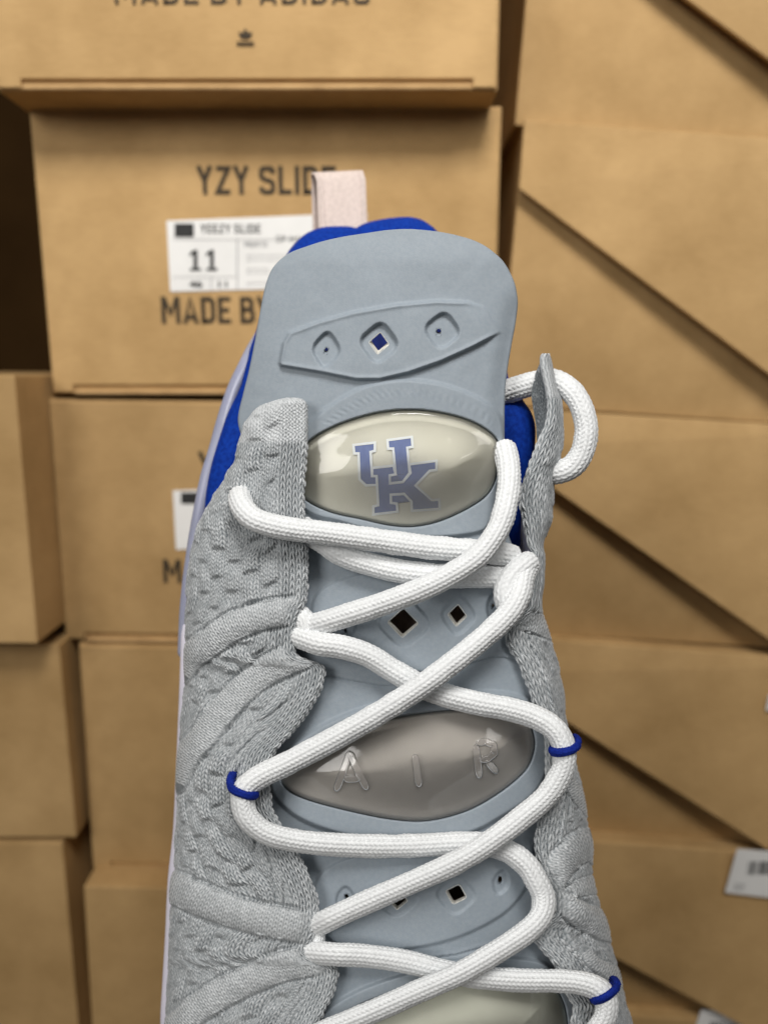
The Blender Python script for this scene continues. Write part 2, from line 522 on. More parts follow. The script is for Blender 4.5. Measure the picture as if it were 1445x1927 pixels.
def bold_text(box, name, string, pxbox, y, mat, parent=None, t=0.165):
    """condensed bold stencil lettering, every stroke a mitred strip"""
    total, cells = 0.0, []
    for ch in string:
        if ch == ' ':
            total += 0.26
            continue
        w, st = GLYPHS[ch]
        cells.append((total, st)); total += w + 0.10
    total -= 0.10
    l, tp, r, b = pxbox
    x0, z0 = box.loc(l, b, y); x1, _ = box.loc(r, b, y); _, z1 = box.loc(l, tp, y)
    sx, sz = (x1 - x0) / total, z1 - z0
    bm = bmesh.new()
    k = 0
    for ox, strokes in cells:
        for st in strokes:
            P = np.array([((p[0] + ox) * sx, p[1] * sz) for p in st])
            e = np.diff(P, axis=0); e /= np.linalg.norm(e, axis=1)[:, None]
            nrm = np.stack([-e[:, 1], e[:, 0]], 1)
            m_ = np.vstack([nrm[:1], nrm[:-1] + nrm[1:], nrm[-1:]])
            m_[1:-1] /= np.maximum(0.5, (m_[1:-1] ** 2).sum(1) / 2)[:, None]
            hw = t * sz * 0.5
            yy_ = y - 0.00002 * (k % 3); k += 1
            A = [bm.verts.new((x0 + q[0], yy_, z0 + q[1])) for q in P + m_ * hw]
            B = [bm.verts.new((x0 + q[0], yy_, z0 + q[1])) for q in P - m_ * hw]
            for i in range(len(P) - 1):
                bm.faces.new((A[i], A[i+1], B[i+1], B[i]))
    return mesh_bm(name, bm, mat, parent or box.root)

def rect(box, l, t, r, b, y):
    return [box.loc(l, t, y), box.loc(l, b, y), box.loc(r, b, y), box.loc(r, t, y)]

YF = -0.0024     # front of the end flap
# --- centre stack
bA = Box((-60, -450), (952, -450), (3, 172), 0.455, 0.30, 'topmost box of the centre stack, overhanging the one below, small plant emblem on its end')
bA.front_flap()
bold_text(bA, 'print', 'MADE BY ADIDAS', (215, -36, 697, 8), YF - 0.0003, M['ink'])
def trefoil(box, cx, cy, s_, y):
    bm = bmesh.new()
    def poly(pts):
        bm.faces.new([bm.verts.new((q[0], y, q[1])) for q in pts])
    def P(x, z):
        return box.loc(cx + x * s_, cy - z * s_, y)
    for a in (-0.75, 0, 0.75):
        pts = []
        for k in range(15):
            t = k / 14 * math.pi
            pts.append((math.sin(t) ** 1.2 * 0.24, k / 14))
        out = pts + [(-x, z) for x, z in pts[-2:0:-1]]
        ca, sa = math.cos(a), math.sin(a)
        off = 0.08 if a else 0.2
        poly([P((x * ca + (z + off * 0) * sa) * 1.0, (-x * sa + z * ca) - 0.2 + (0.12 if a == 0 else 0)) for x, z in out])
    for z in (-0.42, -0.72):
        wd = 0.85
        poly([P(-wd, z), P(-wd, z - 0.14), P(wd, z - 0.14), P(wd, z)])
    bm.normal_update()
    return mesh_bm('emblem', bm, M['ink'], box.root)
trefoil(bA, 462, 70, 19, YF - 0.0004)

bB = Box((55, 200), (944, 200), (92, 741), 0.488, 0.30, 'box in the centre stack with a white size 11 sticker under the large print')
bB.front_flap()
bold_text(bB, 'print', 'YZY SLIDE', (372, 312, 632, 366), YF - 0.0003, M['ink'])
bold_text(bB, 'print', 'MADE BY ADIDAS', (305, 558, 700, 609), YF - 0.0003, M['ink'])
def size_label(box, l, t, r, b, full=True):
    y = YF - 0.0002
    pts = [box.loc(l, t + 0.02 * (r - l), y), box.loc(l + 0.05 * (b - t), b, y), box.loc(r, b - 0.025 * (r - l), y), box.loc(r, t - 0.02 * (r - l), y)]
    lb = box.plate('label', pts, y, 0.0003, M['paper'])
    y2 = y - 0.0005
    W, H_ = r - l, b - t
    X = lambda q: l + q * W + 4
    Yq = lambda q, u=0: t + q * H_ - 0.03 * u * W
    box.plate('print_block', rect(box, X(0.03), Yq(0.09), X(0.125), Yq(0.27), y2), y2, 0.0002, M['label_ink'], parent=lb)
    bold_text(box, 'print', 'YEEZY SLIDE', (X(0.16), Yq(0.10), X(0.46), Yq(0.22)), y2, M['label_ink'], lb)
    if not full:
        return
    one = [(0.36, 0), (0.36, 0.78), (0.1, 0.68), (0.1, 0.84), (0.42, 1), (0.66, 1), (0.66, 0.12), (0.9, 0.12), (0.9, 0), (0.1, 0), (0.1, 0.12), (0.36, 0.12)]
    one = [(0.66, 1), (0.42, 1), (0.08, 0.85), (0.08, 0.68), (0.36, 0.78), (0.36, 0.13), (0.1, 0.13), (0.1, 0), (0.92, 0), (0.92, 0.13), (0.66, 0.13)]
    for c0 in (0.10, 0.182):
        box.plate('print', [box.loc(X(c0 + 0.066 * a_), Yq(0.72 - 0.28 * b_), y2) for a_, b_ in one], y2, 0.0001, M['label_ink'], parent=lb)
    text_mesh(box, 'print', '46', (X(0.105), Yq(0.86), X(0.165), Yq(0.94)), y2, M['label_ink'], lb)
    text_mesh(box, 'print', '11', (X(0.25), Yq(0.86), X(0.29), Yq(0.94)), y2, M['label_ink'], lb)
    text_mesh(box, 'print', 'HQ4112', (X(0.38), Yq(0.33), X(0.49), Yq(0.41)), y2, M['label_grey'], lb)
    text_mesh(box, 'print', 'DP 44462', (X(0.54), Yq(0.25), X(0.69), Yq(0.34)), y2, M['label_ink'], lb, bold=0)
    for q in (0.50, 0.56, 0.68, 0.73, 0.87):
        rr = 0.66 if q < 0.6 else 0.5
        text_mesh(box, 'print', 'granite granite gran' if q < 0.6 else 'granite', (X(0.39), Yq(q), X(rr), Yq(q + 0.035)), y2, M['label_grey'], lb, bold=0)
    bars = [(0.02, 0.30, 0.97, 0.306), (0.34, 0.30, 0.345, 0.97), (0.02, 0.80, 0.34, 0.806), (0.21, 0.80, 0.214, 0.97)]
    for l_, t_, r_, b_ in bars:
        box.plate('rule', rect(box, X(l_), Yq(t_), X(r_), Yq(b_), y2), y2, 0.0001, M['label_grey'], parent=lb)
size_label(bB, 314, 408, 690, 549)

bC = Box((92, 750), (930, 762), (132, 1203), 0.488, 0.30, 'centre-stack box whose white sticker is mostly hidden by the lavender heel strip')
bC.front_flap()
bold_text(bC, 'print', 'YZY SLIDE', (374, 850, 650, 900), YF - 0.0003, M['ink'])
bold_text(bC, 'print', 'MADE BY ADIDAS', (308, 1052, 690, 1097), YF - 0.0003, M['ink'])
size_label(bC, 326, 916, 690, 1034, full=False)
bD = Box((148, 1210), (925, 1222), (182, 1632), 0.486, 0.30, 'plain box without print, under the box whose sticker is half hidden')
bD.front_flap()
bE = Box((158, 1668), (930, 1684), (205, 2080), 0.462, 0.30, 'lowest box of the centre stack, jutting forward so its top shows')
# --- right stack
bR1 = Box((1018, -330), (1640, -285), (972, 236), 0.505, 0.34, 'topmost box of the right stack with a slanted flap in the corner')
bR1.side_flap((1270, 0), (1445, 130))
bR2 = Box((987, 232), (1640, 280), (938, 762), 0.498, 0.34, 'box of the right stack with the longest bright slanted flap, above the lace loop')
bR2.side_flap((985, 365), (1445, 712))
bR3 = Box((935, 768), (1640, 812), (905, 1187), 0.494, 0.34, 'box of the right stack beside the lace loop, slanted flap ending by the frame')
bR3.side_flap((1055, 930), (1445, 1203))
bR4 = Box((930, 1196), (1640, 1250), (905, 1562), 0.482, 0.34, 'shaded box of the right stack beside the middle blue eyelet loop')
bR4.side_flap((1070, 1357), (1430, 1583))
bR5 = Box((930, 1568), (1640, 1618), (900, 1888), 0.470, 0.34, 'shaded box of the right stack with a white barcode sticker high on its side')
bR5.side_flap((1150, 1788), (1345, 1890))
bR6 = Box((930, 1896), (1640, 1940), (905, 2180), 0.460, 0.34, 'lowest box of the right stack, a barcode sticker cut by the bottom frame')
def barcode_label(box, corners, bar, parent=None, seed=1):
    y = -0.0002 if not hasattr(box, 'flap_pts') else -0.0098
    lb = box.plate('label', [box.loc(*c, y) for c in corners], y, 0.0004, M['paper'])
    y2 = y - 0.0006
    rr = random.Random(seed)
    (l, t, r, b, sk) = bar
    bm = bmesh.new()
    x = l
    while x < r:
        w_ = rr.choice([1.5, 2.5, 4])
        q = [box.loc(x, t, y2), box.loc(x + sk, b, y2), box.loc(x + sk + w_, b, y2), box.loc(x + w_, t, y2)]
        bm.faces.new([bm.verts.new((a, y2, c)) for a, c in q])
        x += w_ + rr.choice([1.5, 2.5, 3.5])
    mesh_bm('barcode', bm, M['label_ink'], lb)
    return lb
lb = barcode_label(bR5, [(1386, 1597), (1363, 1679), (1490, 1694), (1500, 1606)], (1408, 1621, 1480, 1646, -4), seed=3)
text_mesh(bR5, 'print', 'SIZE', (1380, 1664, 1402, 1674), -0.0106, M['label_grey'], lb, bold=0)
barcode_label(bR6, [(1318, 1900), (1290, 1990), (1425, 1990), (1442, 1903)], (1336, 1923, 1420, 1960, -4), seed=5)
barcode_label(bR4, [(1446, 1306), (1440, 1336), (1520, 1345), (1524, 1314)], (1460, 1312, 1510, 1328, -2), seed=8)
# --- left column
bG = Box((-760, 700), (28, 706), (-740, 1206), 0.445, 0.24, 'box at the left edge turned to show its bright front and shaded side')
bH = Box((-760, 1216), (112, 1214), (-740, 1578), 0.470, 0.24, 'plain box at the left edge directly below the box showing its side')
bI = Box((-760, 1584), (118, 1586), (-740, 2060), 0.470, 0.24, 'lowest box at the left edge beside the dark slanting gap')

# ------------------------------------------------------------------ shoe
ROOT = V(740.0, 2250.0, -420.0)
shoe = bpy.data.objects.new('shoe', None)
COL.objects.link(shoe)
shoe.location = Vector(ROOT)
shoe.empty_display_size = 0.03
tag(shoe, 'grey knit basketball shoe with blue lining, clear windows and thick white rope laces', 'shoe')

def part(name, px, py, z, quads, mat, parent=None, attr=None, flat=False):
    return mesh_np(name, V(np.asarray(px, float).ravel(), np.asarray(py, float).ravel(), np.asarray(z, float).ravel()),
                   quads, mat, parent or shoe, attr, flat, origin=ROOT)

# outlines (photograph pixels)
W1 = catmull([(548, 890), (575, 838), (625, 805), (695, 781), (760, 772), (820, 776), (880, 791), (922, 815), (938, 842), (936, 882), (920, 925), (885, 953), (830, 979), (780, 990), (735, 988), (680, 976), (620, 962), (570, 935)], 6, True)
F1 = catmull([(520, 880), (560, 815), (600, 776), (650, 742), (700, 720), (762, 712), (830, 720), (895, 743), (935, 770), (948, 800), (950, 860), (946, 945), (925, 985), (900, 1005), (820, 1014), (740, 1012), (640, 985), (570, 960)], 6, True)
W2 = catmull([(531, 1464), (548, 1430), (612, 1393), (700, 1362), (780, 1345), (860, 1337), (930, 1339), (985, 1352), (1003, 1385), (1002, 1418), (985, 1452), (940, 1490), (880, 1524), (810, 1543), (745, 1542), (665, 1527), (585, 1506), (543, 1486)], 6, True)
F2 = catmull([(505, 1475), (545, 1405), (630, 1350), (740, 1315), (860, 1298), (975, 1305), (1032, 1345), (1040, 1420), (1012, 1490), (945, 1540), (870, 1575), (760, 1590), (640, 1572), (550, 1535)], 6, True)
W3 = catmull([(612, 1990), (622, 1940), (650, 1908), (720, 1876), (830, 1852), (940, 1843), (1030, 1855), (1058, 1885), (1067, 1940), (1060, 1995), (840, 2030)], 6, True)
F3 = catmull([(580, 1990), (595, 1920), (660, 1868), (770, 1828), (900, 1803), (1000, 1803), (1062, 1838), (1092, 1900), (1092, 2010), (840, 2060)], 6, True)
P1 = np.array([(524, 683), (531, 645), (543, 624), (600, 603), (665, 585), (745, 571), (820, 564), (880, 566), (912, 575), (945, 626), (890, 655), (830, 682), (770, 703), (715, 716), (670, 716), (600, 702), (527, 690)], float)
P2 = catmull([(585, 1150), (600, 1112), (660, 1083), (760, 1062), (880, 1060), (950, 1085), (965, 1130), (930, 1205), (860, 1249), (790, 1267), (715, 1264), (640, 1235), (595, 1195)], 5, True)
P3 = catmull([(585, 1700), (605, 1640), (680, 1606), (800, 1592), (920, 1594), (985, 1620), (996, 1660), (960, 1712), (900, 1750), (830, 1776), (740, 1790), (650, 1785), (600, 1750)], 5, True)

def diamond(cx, cy, w, h, rnd=0.35, rot=0.0):
    """rounded diamond outline"""
    pts = []
    for k in range(4):
        a0 = k * math.pi / 2
        c = np.array([math.cos(a0) * w, math.sin(a0) * h])
        p = np.array([math.cos(a0 - math.pi/2) * w, math.sin(a0 - math.pi/2) * h])
        n = np.array([math.cos(a0 + math.pi/2) * w, math.sin(a0 + math.pi/2) * h])
        a, b = c + (p - c) * rnd, c + (n - c) * rnd
        for t in np.linspace(0, 1, 6):
            pts.append((1-t)**2 * a + 2*t*(1-t) * c + t*t * b)
    pts = np.array(pts)
    cr, sr = math.cos(rot), math.sin(rot)
    return np.stack([cx + pts[:, 0]*cr - pts[:, 1]*sr, cy + pts[:, 0]*sr + pts[:, 1]*cr], 1)

RECESS = [(diamond(614, 658, 33, 43, .38, .1), 8), (diamond(713, 645, 44, 47, .35, .12), 9), (diamond(832, 622, 41, 43, .38, .15), 8),
          (diamond(760, 1172, 60, 56, .35, .05), 5), (diamond(862, 1158, 40, 46, .35, .1), 5), (diamond(930, 1142, 22, 40, .5, .1), 6),
          (diamond(648, 1178, 30, 46, .5, .05), 5), (diamond(745, 1690, 50, 44, .35), 4), (diamond(858, 1684, 46, 46, .35, .05), 4),
          (diamond(942, 1660, 22, 34, .5, .25), 5), (diamond(650, 1695, 26, 38, .5), 5)]
HOLES = [(diamond(614, 660, 5, 8, .5, .3), 'slit'), (diamond(713, 646, 18, 20, .12, .12), 'cut'), (diamond(825, 625, 7, 9, .6), 'slit'),
         (diamond(758, 1172, 28, 27, .12, .04), 'cut'), (diamond(860, 1158, 17, 20, .12, .1), 'cut'), (diamond(927, 1141, 4, 7, .5), 'slit'),
         (diamond(650, 1188, 4, 6, .5), 'slit'), (diamond(748, 1694, 18, 17, .12, .05), 'cut'), (diamond(858, 1683, 20, 19, .2, .3), 'cut'),
         (diamond(940, 1657, 6, 11, .5, .2), 'slit'), (diamond(652, 1688, 6, 8, .5), 'slit')]

def tongue_base(x, y):
    xc = 745 + 0.02 * (y - 800)
    t = (x - xc) / 250.0
    z = -30 * t * t - 10 * np.abs(t) ** 5
    z = z + 12 * smooth((560 - y) / 130.0) * 0 - 9 * smooth((500 - y) / 80.0)
    return z

def tongue_z(x, y):
    z = tongue_base(x, y)
    # the shell under the raised rings sits lower
    sp = sdist(x, y, P1)
    fade = smooth(pathdist(x, y, np.array([(905, 560), (925, 580), (948, 618)], float))[0] / 42.0)
    z = z + 11 * smooth(-sp / 6.0 + 0.15) * fade + 2.2 * np.exp(-((sp + 5) / 4.0) ** 2) * fade
    for poly, up, wd in ((P2, 6, 7), (P3, 7, 8)):
        z = z + up * smooth(-sdist(x, y, poly) / wd + 0.2)
    for poly, up, wd in ((F1, 11, 9), (F2, 11, 10), (F3, 11, 10)):
        z = z + up * smooth(-sdist(x, y, poly) / wd + 0.2)
    for poly, dp in RECESS:
        z = z - 1.25 * dp * smooth(-sdist(x, y, poly) / 7.0 + 0.2)
    # embossed zigzag around the top window
    sf = sdist(x, y, F1)
    band = smooth(1 - np.abs(sf + 26) / 11.0) * (y < 800)
    ang = np.arctan2(y - 900, x - 745) * 85
    z = z + 0.5 * band * np.sign(np.sin(ang + sf * 0.25)) * np.abs(np.sin(ang + sf * 0.25)) ** 0.5
    # soft creases of the foam between the panels
    for poly in ([(590, 1262), (650, 1278), (715, 1290), (780, 1288), (860, 1262)], [(880, 1250), (930, 1235), (985, 1240)],
                 [(600, 1812), (720, 1815), (860, 1795), (985, 1760)]):
        d, _, sd_ = pathdist(x, y, np.array(poly, float))
        z = z + 4.0 * smooth(1 - d / 9.0) * np.where(sd_ > 0, -1, 0.3)
    for poly in (W1, W2, W3):
        z = z - 26 * smooth(-sdist(x, y, poly) / 3.0 + 1.0)
    z = z + 1.6 * vnoise(x / 70.0 + 9, y / 80.0) + 0.5 * vnoise(x / 22.0, y / 22.0 + 4)
    return z

t_xl = table([(431, 755), (433, 728), (437, 700), (445, 648), (453, 611), (465, 573), (475, 547), (490, 526), (510, 510), (540, 499), (590, 489), (640, 480), (700, 468), (740, 458), (790, 448), (850, 468), (900, 500), (1000, 530), (1150, 535), (1300, 520), (1400, 500), (1500, 490), (1600, 510), (1700, 555), (1800, 560), (2000, 560)])
t_xr = table([(431, 775), (433, 800), (437, 832), (445, 868), (453, 893), (465, 916), (475, 929), (490, 945), (510, 958), (540, 970), (570, 974), (600, 971), (650, 962), (700, 954), (740, 950), (780, 949), (850, 949), (940, 950), (985, 952), (1010, 958), (1050, 972), (1150, 985), (1250, 1012), (1300, 1025), (1400, 1045), (1500, 1050), (1600, 1034), (1700, 1042), (1800, 1058), (2000, 1110)])

ys = np.concatenate([431 + np.linspace(0, 1, 40) ** 2 * 60, np.arange(493, 2000, 2.0)])
us = np.linspace(0, 1, 270)
xl, xr = t_xl(ys), t_xr(ys)
TX = xl[:, None] + (xr - xl)[:, None] * us[None, :]
TY = np.repeat(ys[:, None], len(us), 1)
TZ = tongue_z(TX, TY)
# roll the rim over
rim = np.minimum(TX - xl[:, None], xr[:, None] - TX)
rim = np.minimum(rim, (TY - 431) * 1.2 + 0 * TX)
TZ = TZ - 3.5 * (1 - np.sqrt(1 - (1 - np.clip(rim / 3.5, 0, 1)) ** 2))
rb = smooth(1 - (xr[:, None] - TX) / 42.0) * smooth((TY - 520) / 80) * smooth((1010 - TY) / 40)
TZ = TZ - 11 * rb ** 1.6
nr, nc = TX.shape
quads = gquads(nr, nc)
cx_, cy_ = TX.ravel()[quads].mean(1), TY.ravel()[quads].mean(1)
keep = np.ones(len(quads), bool)
for h_, kind in HOLES:
    keep &= sdist(cx_, cy_, h_) > 0.5
for w_ in (W1, W2, W3):
    keep &= sdist(cx_, cy_, w_) > -14
quads = quads[keep]
# rim skirt: the thickness of the foam
loop_idx = np.concatenate([np.arange(nr)[::-1] * nc, np.arange(nc), np.arange(nr) * nc + nc - 1])
bx, by, bz = TX.ravel()[loop_idx], TY.ravel()[loop_idx], TZ.ravel()[loop_idx]
extra_x, extra_y, extra_z = [], [], []
for dz in (4, 10):
    extra_x.append(bx + (740 - bx) * 0.004 * (dz > 10)); extra_y.append(by + 0.6 * (dz > 10)); extra_z.append(bz - dz)
n0 = nr * nc; L = len(loop_idx)
rowA = loop_idx; rowB = n0 + np.arange(L); rowC = n0 + L + np.arange(L)
sk = []
for a, b in ((rowA, rowB), (rowB, rowC)):
    sk.append(np.stack([a[:-1], a[1:], b[1:], b[:-1]], 1))
quads = np.vstack([quads] + sk)
tongue = part('tongue', np.concatenate([TX.ravel()] + extra_x), np.concatenate([TY.ravel()] + extra_y), np.concatenate([TZ.ravel()] + extra_z), quads, M['foam'])

# punched holes: pale cut rim and the wall of the hole
for h_, kind in HOLES:
    c = h_.mean(0)
    d = h_ - c; l = np.linalg.norm(d, axis=1)[:, None]; d = d / l
    w_ = 2.2 if kind == 'cut' else 2.4
    rough = (RNG.rand(len(h_), 1) - 0.5) * (2.2 if kind == 'cut' else 0.6)
    o2, o1, i0 = h_ + d * w_, h_ + d * 1.2, h_ + d * rough * 0.5
    i1 = h_ - d * 0.8 + np.array([0.6, -2.2]); i2 = h_ - d * 1.2 + np.array([1.0, -4.2])
    zz = tongue_z(o2[:, 0], o2[:, 1]); zm = tongue_z(h_[:, 0], h_[:, 1])
    X = np.vstack([o2, o1, i0, i1, i2]); Z = np.concatenate([zz + 0.3, zm + 0.2, zm - 1.5, zm - 7, zm - 16])
    n = len(h_)
    q = np.vstack([[(r*n + k, r*n + (k+1) % n, (r+1)*n + (k+1) % n, (r+1)*n + k) for k in range(n)] for r in range(4)])
    # the rim's outermost ring is foam coloured, the cut is pale
    part('vent_hole', X[:, 0], X[:, 1], Z, q, M['foam_cut'] if kind == 'cut' else M['foam'])

# windows -----------------------------------------------------------------
def rows_of(poly, ys_):
    lo, hi = [], []
    for y in ys_:
        xs = []
        for a, b in zip(poly, np.roll(poly, -1, 0)):
            if (a[1] > y) != (b[1] > y):
                xs.append(a[0] + (y - a[1]) * (b[0] - a[0]) / (b[1] - a[1]))
        lo.append(min(xs)); hi.append(max(xs))
    return np.array(lo), np.array(hi)

def pane(name, poly, mat, parent, lift, dome, lip, step=2.0, extra=None):
    y0, y1 = poly[:, 1].min(), poly[:, 1].max()
    t = np.linspace(0, 1, int((y1 - y0) / step) + 24)
    yy = y0 + 0.03 + (y1 - y0 - 0.06) * (0.5 - 0.5 * np.cos(math.pi * (0.15 * t + 0.85 * (0.5 - 0.5 * np.cos(math.pi * t)) if False else t)))
    lo, hi = rows_of(poly, yy)
    n = int((hi - lo).max() / step)
    u = 0.5 - 0.5 * np.cos(np.linspace(0, math.pi, n)); u = 0.5 * u + 0.5 * np.linspace(0, 1, n)
    X = lo[:, None] + (hi - lo)[:, None] * u[None, :]
    Y = np.repeat(yy[:, None], n, 1)
    s_ = np.maximum(0, -sdist(X, Y, poly))
    a = np.clip(s_ / lip[0], 0, 1)
    Z = tongue_base(X, Y) + lift + lip[1] * np.sqrt(1 - (1 - a) ** 2) + dome * smooth(s_ / 95.0)
    if extra is not None:
        Z = Z + extra(X, Y)
    return part(name, X, Y, Z, gquads(*X.shape), mat, parent), X, Y, Z

LETTERS = {'A': [[(632, 1489), (658, 1420), (692, 1487)], [(645, 1466), (680, 1465)]],
           'I': [[(780, 1418), (789, 1482)]],
           'R': [[(902, 1466), (894, 1400)], [(894, 1400), (912, 1396), (928, 1402), (929, 1418), (916, 1428), (900, 1431)], [(914, 1430), (936, 1456)]]}
def build_window(poly, shell, back, dome, extra=None, emb=None):
    w_, *_ = pane('air_window', poly, M[shell], None, -1, dome, (9, 9), 2.0, extra)
    inner = poly
    pane('bladder', inner, M[back], w_, -10, dome, (9, 8), 4.0)
    return w_
win1 = build_window(W1, 'win_top', 'cream', 14)
win2 = build_window(W2, 'win_mid', 'taupe', 18)
win3 = build_window(W3, 'win_top', 'palegreen', 15)

# interlocked letter emblem inside the top window
EMB = {'u1': [(165, 245), (430, 215), (428, 318), (376, 332), (395, 630), (450, 630), (455, 740), (320, 745), (240, 670), (228, 350), (175, 350)],
       'u2': [(585, 185), (885, 145), (895, 265), (830, 280), (858, 590), (775, 702), (615, 720), (612, 622), (685, 608), (655, 290), (592, 290)],
       'k': [(395, 530), (660, 500), (685, 608), (612, 622), (615, 720), (775, 702), (868, 592), (852, 485), (1190, 440), (1190, 555), (1105, 565), (932, 747), (1130, 925), (1225, 920), (1230, 1035), (885, 1060), (880, 945), (790, 850), (625, 860), (628, 960), (700, 970), (710, 1070), (410, 1105), (410, 1005), (470, 990), (450, 630), (395, 630)]}
def emb_pts(p):
    p = np.array(p, float)
    return np.stack([p[:, 0] / 6.568 + 640, p[:, 1] / 6.568 + 800], 1)
def emb_z(x, y):
    s_ = np.maximum(0, -sdist(x, y, W1, 200))
    a = np.clip(s_ / 9, 0, 1)
    return tongue_base(x, y) - 10 + 8 * np.sqrt(1 - (1 - a) ** 2) + 14 * smooth(s_ / 95.0)
def emblem_part(name, lift, mat, polys, parent):
    bm = bmesh.new()
    for P in polys:
        bm.faces.new([bm.verts.new((q[0], q[1], 0)) for q in P])
    bmesh.ops.triangulate(bm, faces=bm.faces[:])
    for _ in range(5):
        long_e = [e for e in bm.edges if e.calc_length() > 7]
        if not long_e:
            break
        bmesh.ops.subdivide_edges(bm, edges=long_e, cuts=1)
        bmesh.ops.triangulate(bm, faces=bm.faces[:])
    co = np.array([v.co[:] for v in bm.verts])
    w3 = V(co[:, 0], co[:, 1], emb_z(co[:, 0], co[:, 1]) + lift) - ROOT
    for v, q in zip(bm.verts, w3):
        v.co = q
    return mesh_bm(name, bm, mat, parent, True)
fill = emblem_part('emblem', 2.2, M['emblem_blue'], [emb_pts(p) for p in EMB.values()], win1)
strips = []
for p in EMB.values():
    P = emb_pts(p)
    n = len(P)
    pv, nx = np.roll(P, 1, 0), np.roll(P, -1, 0)
    e1 = (P - pv) / np.linalg.norm(P - pv, axis=1)[:, None]; e2 = (nx - P) / np.linalg.norm(nx - P, axis=1)[:, None]
    n1 = np.stack([-e1[:, 1], e1[:, 0]], 1); n2 = np.stack([-e2[:, 1], e2[:, 0]], 1)
    mt = n1 + n2; mt = mt / np.maximum(0.35, (mt * mt).sum(1) / 2)[:, None]
    for k in range(n):
        j = (k + 1) % n
        strips.append(np.array([P[k] - mt[k] * 2.3, P[j] - mt[j] * 2.3, P[j] + mt[j] * 2.3, P[k] + mt[k] * 2.3]))
emblem_part('emblem_outline', 3.4, M['emblem_white'], strips, win1)

# knit --------------------------------------------------------------------
def stitch(u, v, pw, ph, slant=1.1):
    """height of a column of knitted V stitches, 0..1"""
    c = np.floor(u / pw); f = u / pw - c
    g = np.abs(f - 0.5) * 2
    jit = _lat[(c.astype(int)) % 256, 7] * 0.8
    r = v / ph - slant * g + jit
    ri = np.floor(r); r = r - ri
    leg = np.sin(math.pi * np.clip((f * 2) % 1.0, 0, 1)) ** 0.7
    body = np.sin(math.pi * r) ** 0.7
    var = 0.9 + 0.4 * (_lat[(c.astype(int) * 7) % 256, (ri.astype(int)) % 256] - 0.5)
    return leg * (0.12 + 0.88 * body) * var

def fuzz(u, v, p):
    """irregular looped stitches"""
    du = 2.2 * vnoise(u / 9.0, v / 9.0 + 31); dv = 2.2 * vnoise(u / 9.0 + 57, v / 9.0)
    a = np.sin(2 * math.pi * (u + du) / p) * np.sin(2 * math.pi * (v + dv) / (p * 0.9))
    return 0.5 + 0.5 * a

def displace(X, Y, Z, D):
    P = np.stack([X, -Y, Z], -1)
    du = np.gradient(P, axis=1); dv = np.gradient(P, axis=0)
    n = np.cross(dv, du)
    n /= np.linalg.norm(n, axis=-1, keepdims=True) + 1e-9
    return n

def tubes_relief(X, Y, tubes):
    """rolled cords: height, mask and coordinates along / across"""
    H_ = np.zeros(X.shape); mk = np.zeros(X.shape); ta = np.zeros(X.shape); tw = np.zeros(X.shape); cr = np.zeros(X.shape)
    for pts, w0, w1, amp in tubes:
        P = catmull(np.array(pts, float), 8)
        d, s_, sd_ = pathdist(X, Y, P)
        Ltot = np.linalg.norm(np.diff(P, axis=0), axis=1).sum()
        w_ = w0 + (w1 - w0) * np.clip(s_ / Ltot, 0, 1)
        q = d / w_
        endf = smooth((Ltot - s_) / 30.0) * 0.6 + 0.4
        h = amp * np.sqrt(np.clip(1 - q ** 2, 0, 1)) * endf
        m = h > H_
        H_ = np.where(m, h, H_); ta = np.where(m, s_, ta); tw = np.where(m, sd_ * d, tw)
        mk = np.maximum(mk, smooth((1 - q) / 0.18))
        cr = np.maximum(cr, smooth(1 - np.abs(q - 1.08) / 0.22) * endf)
    return H_, mk, ta, tw, cr

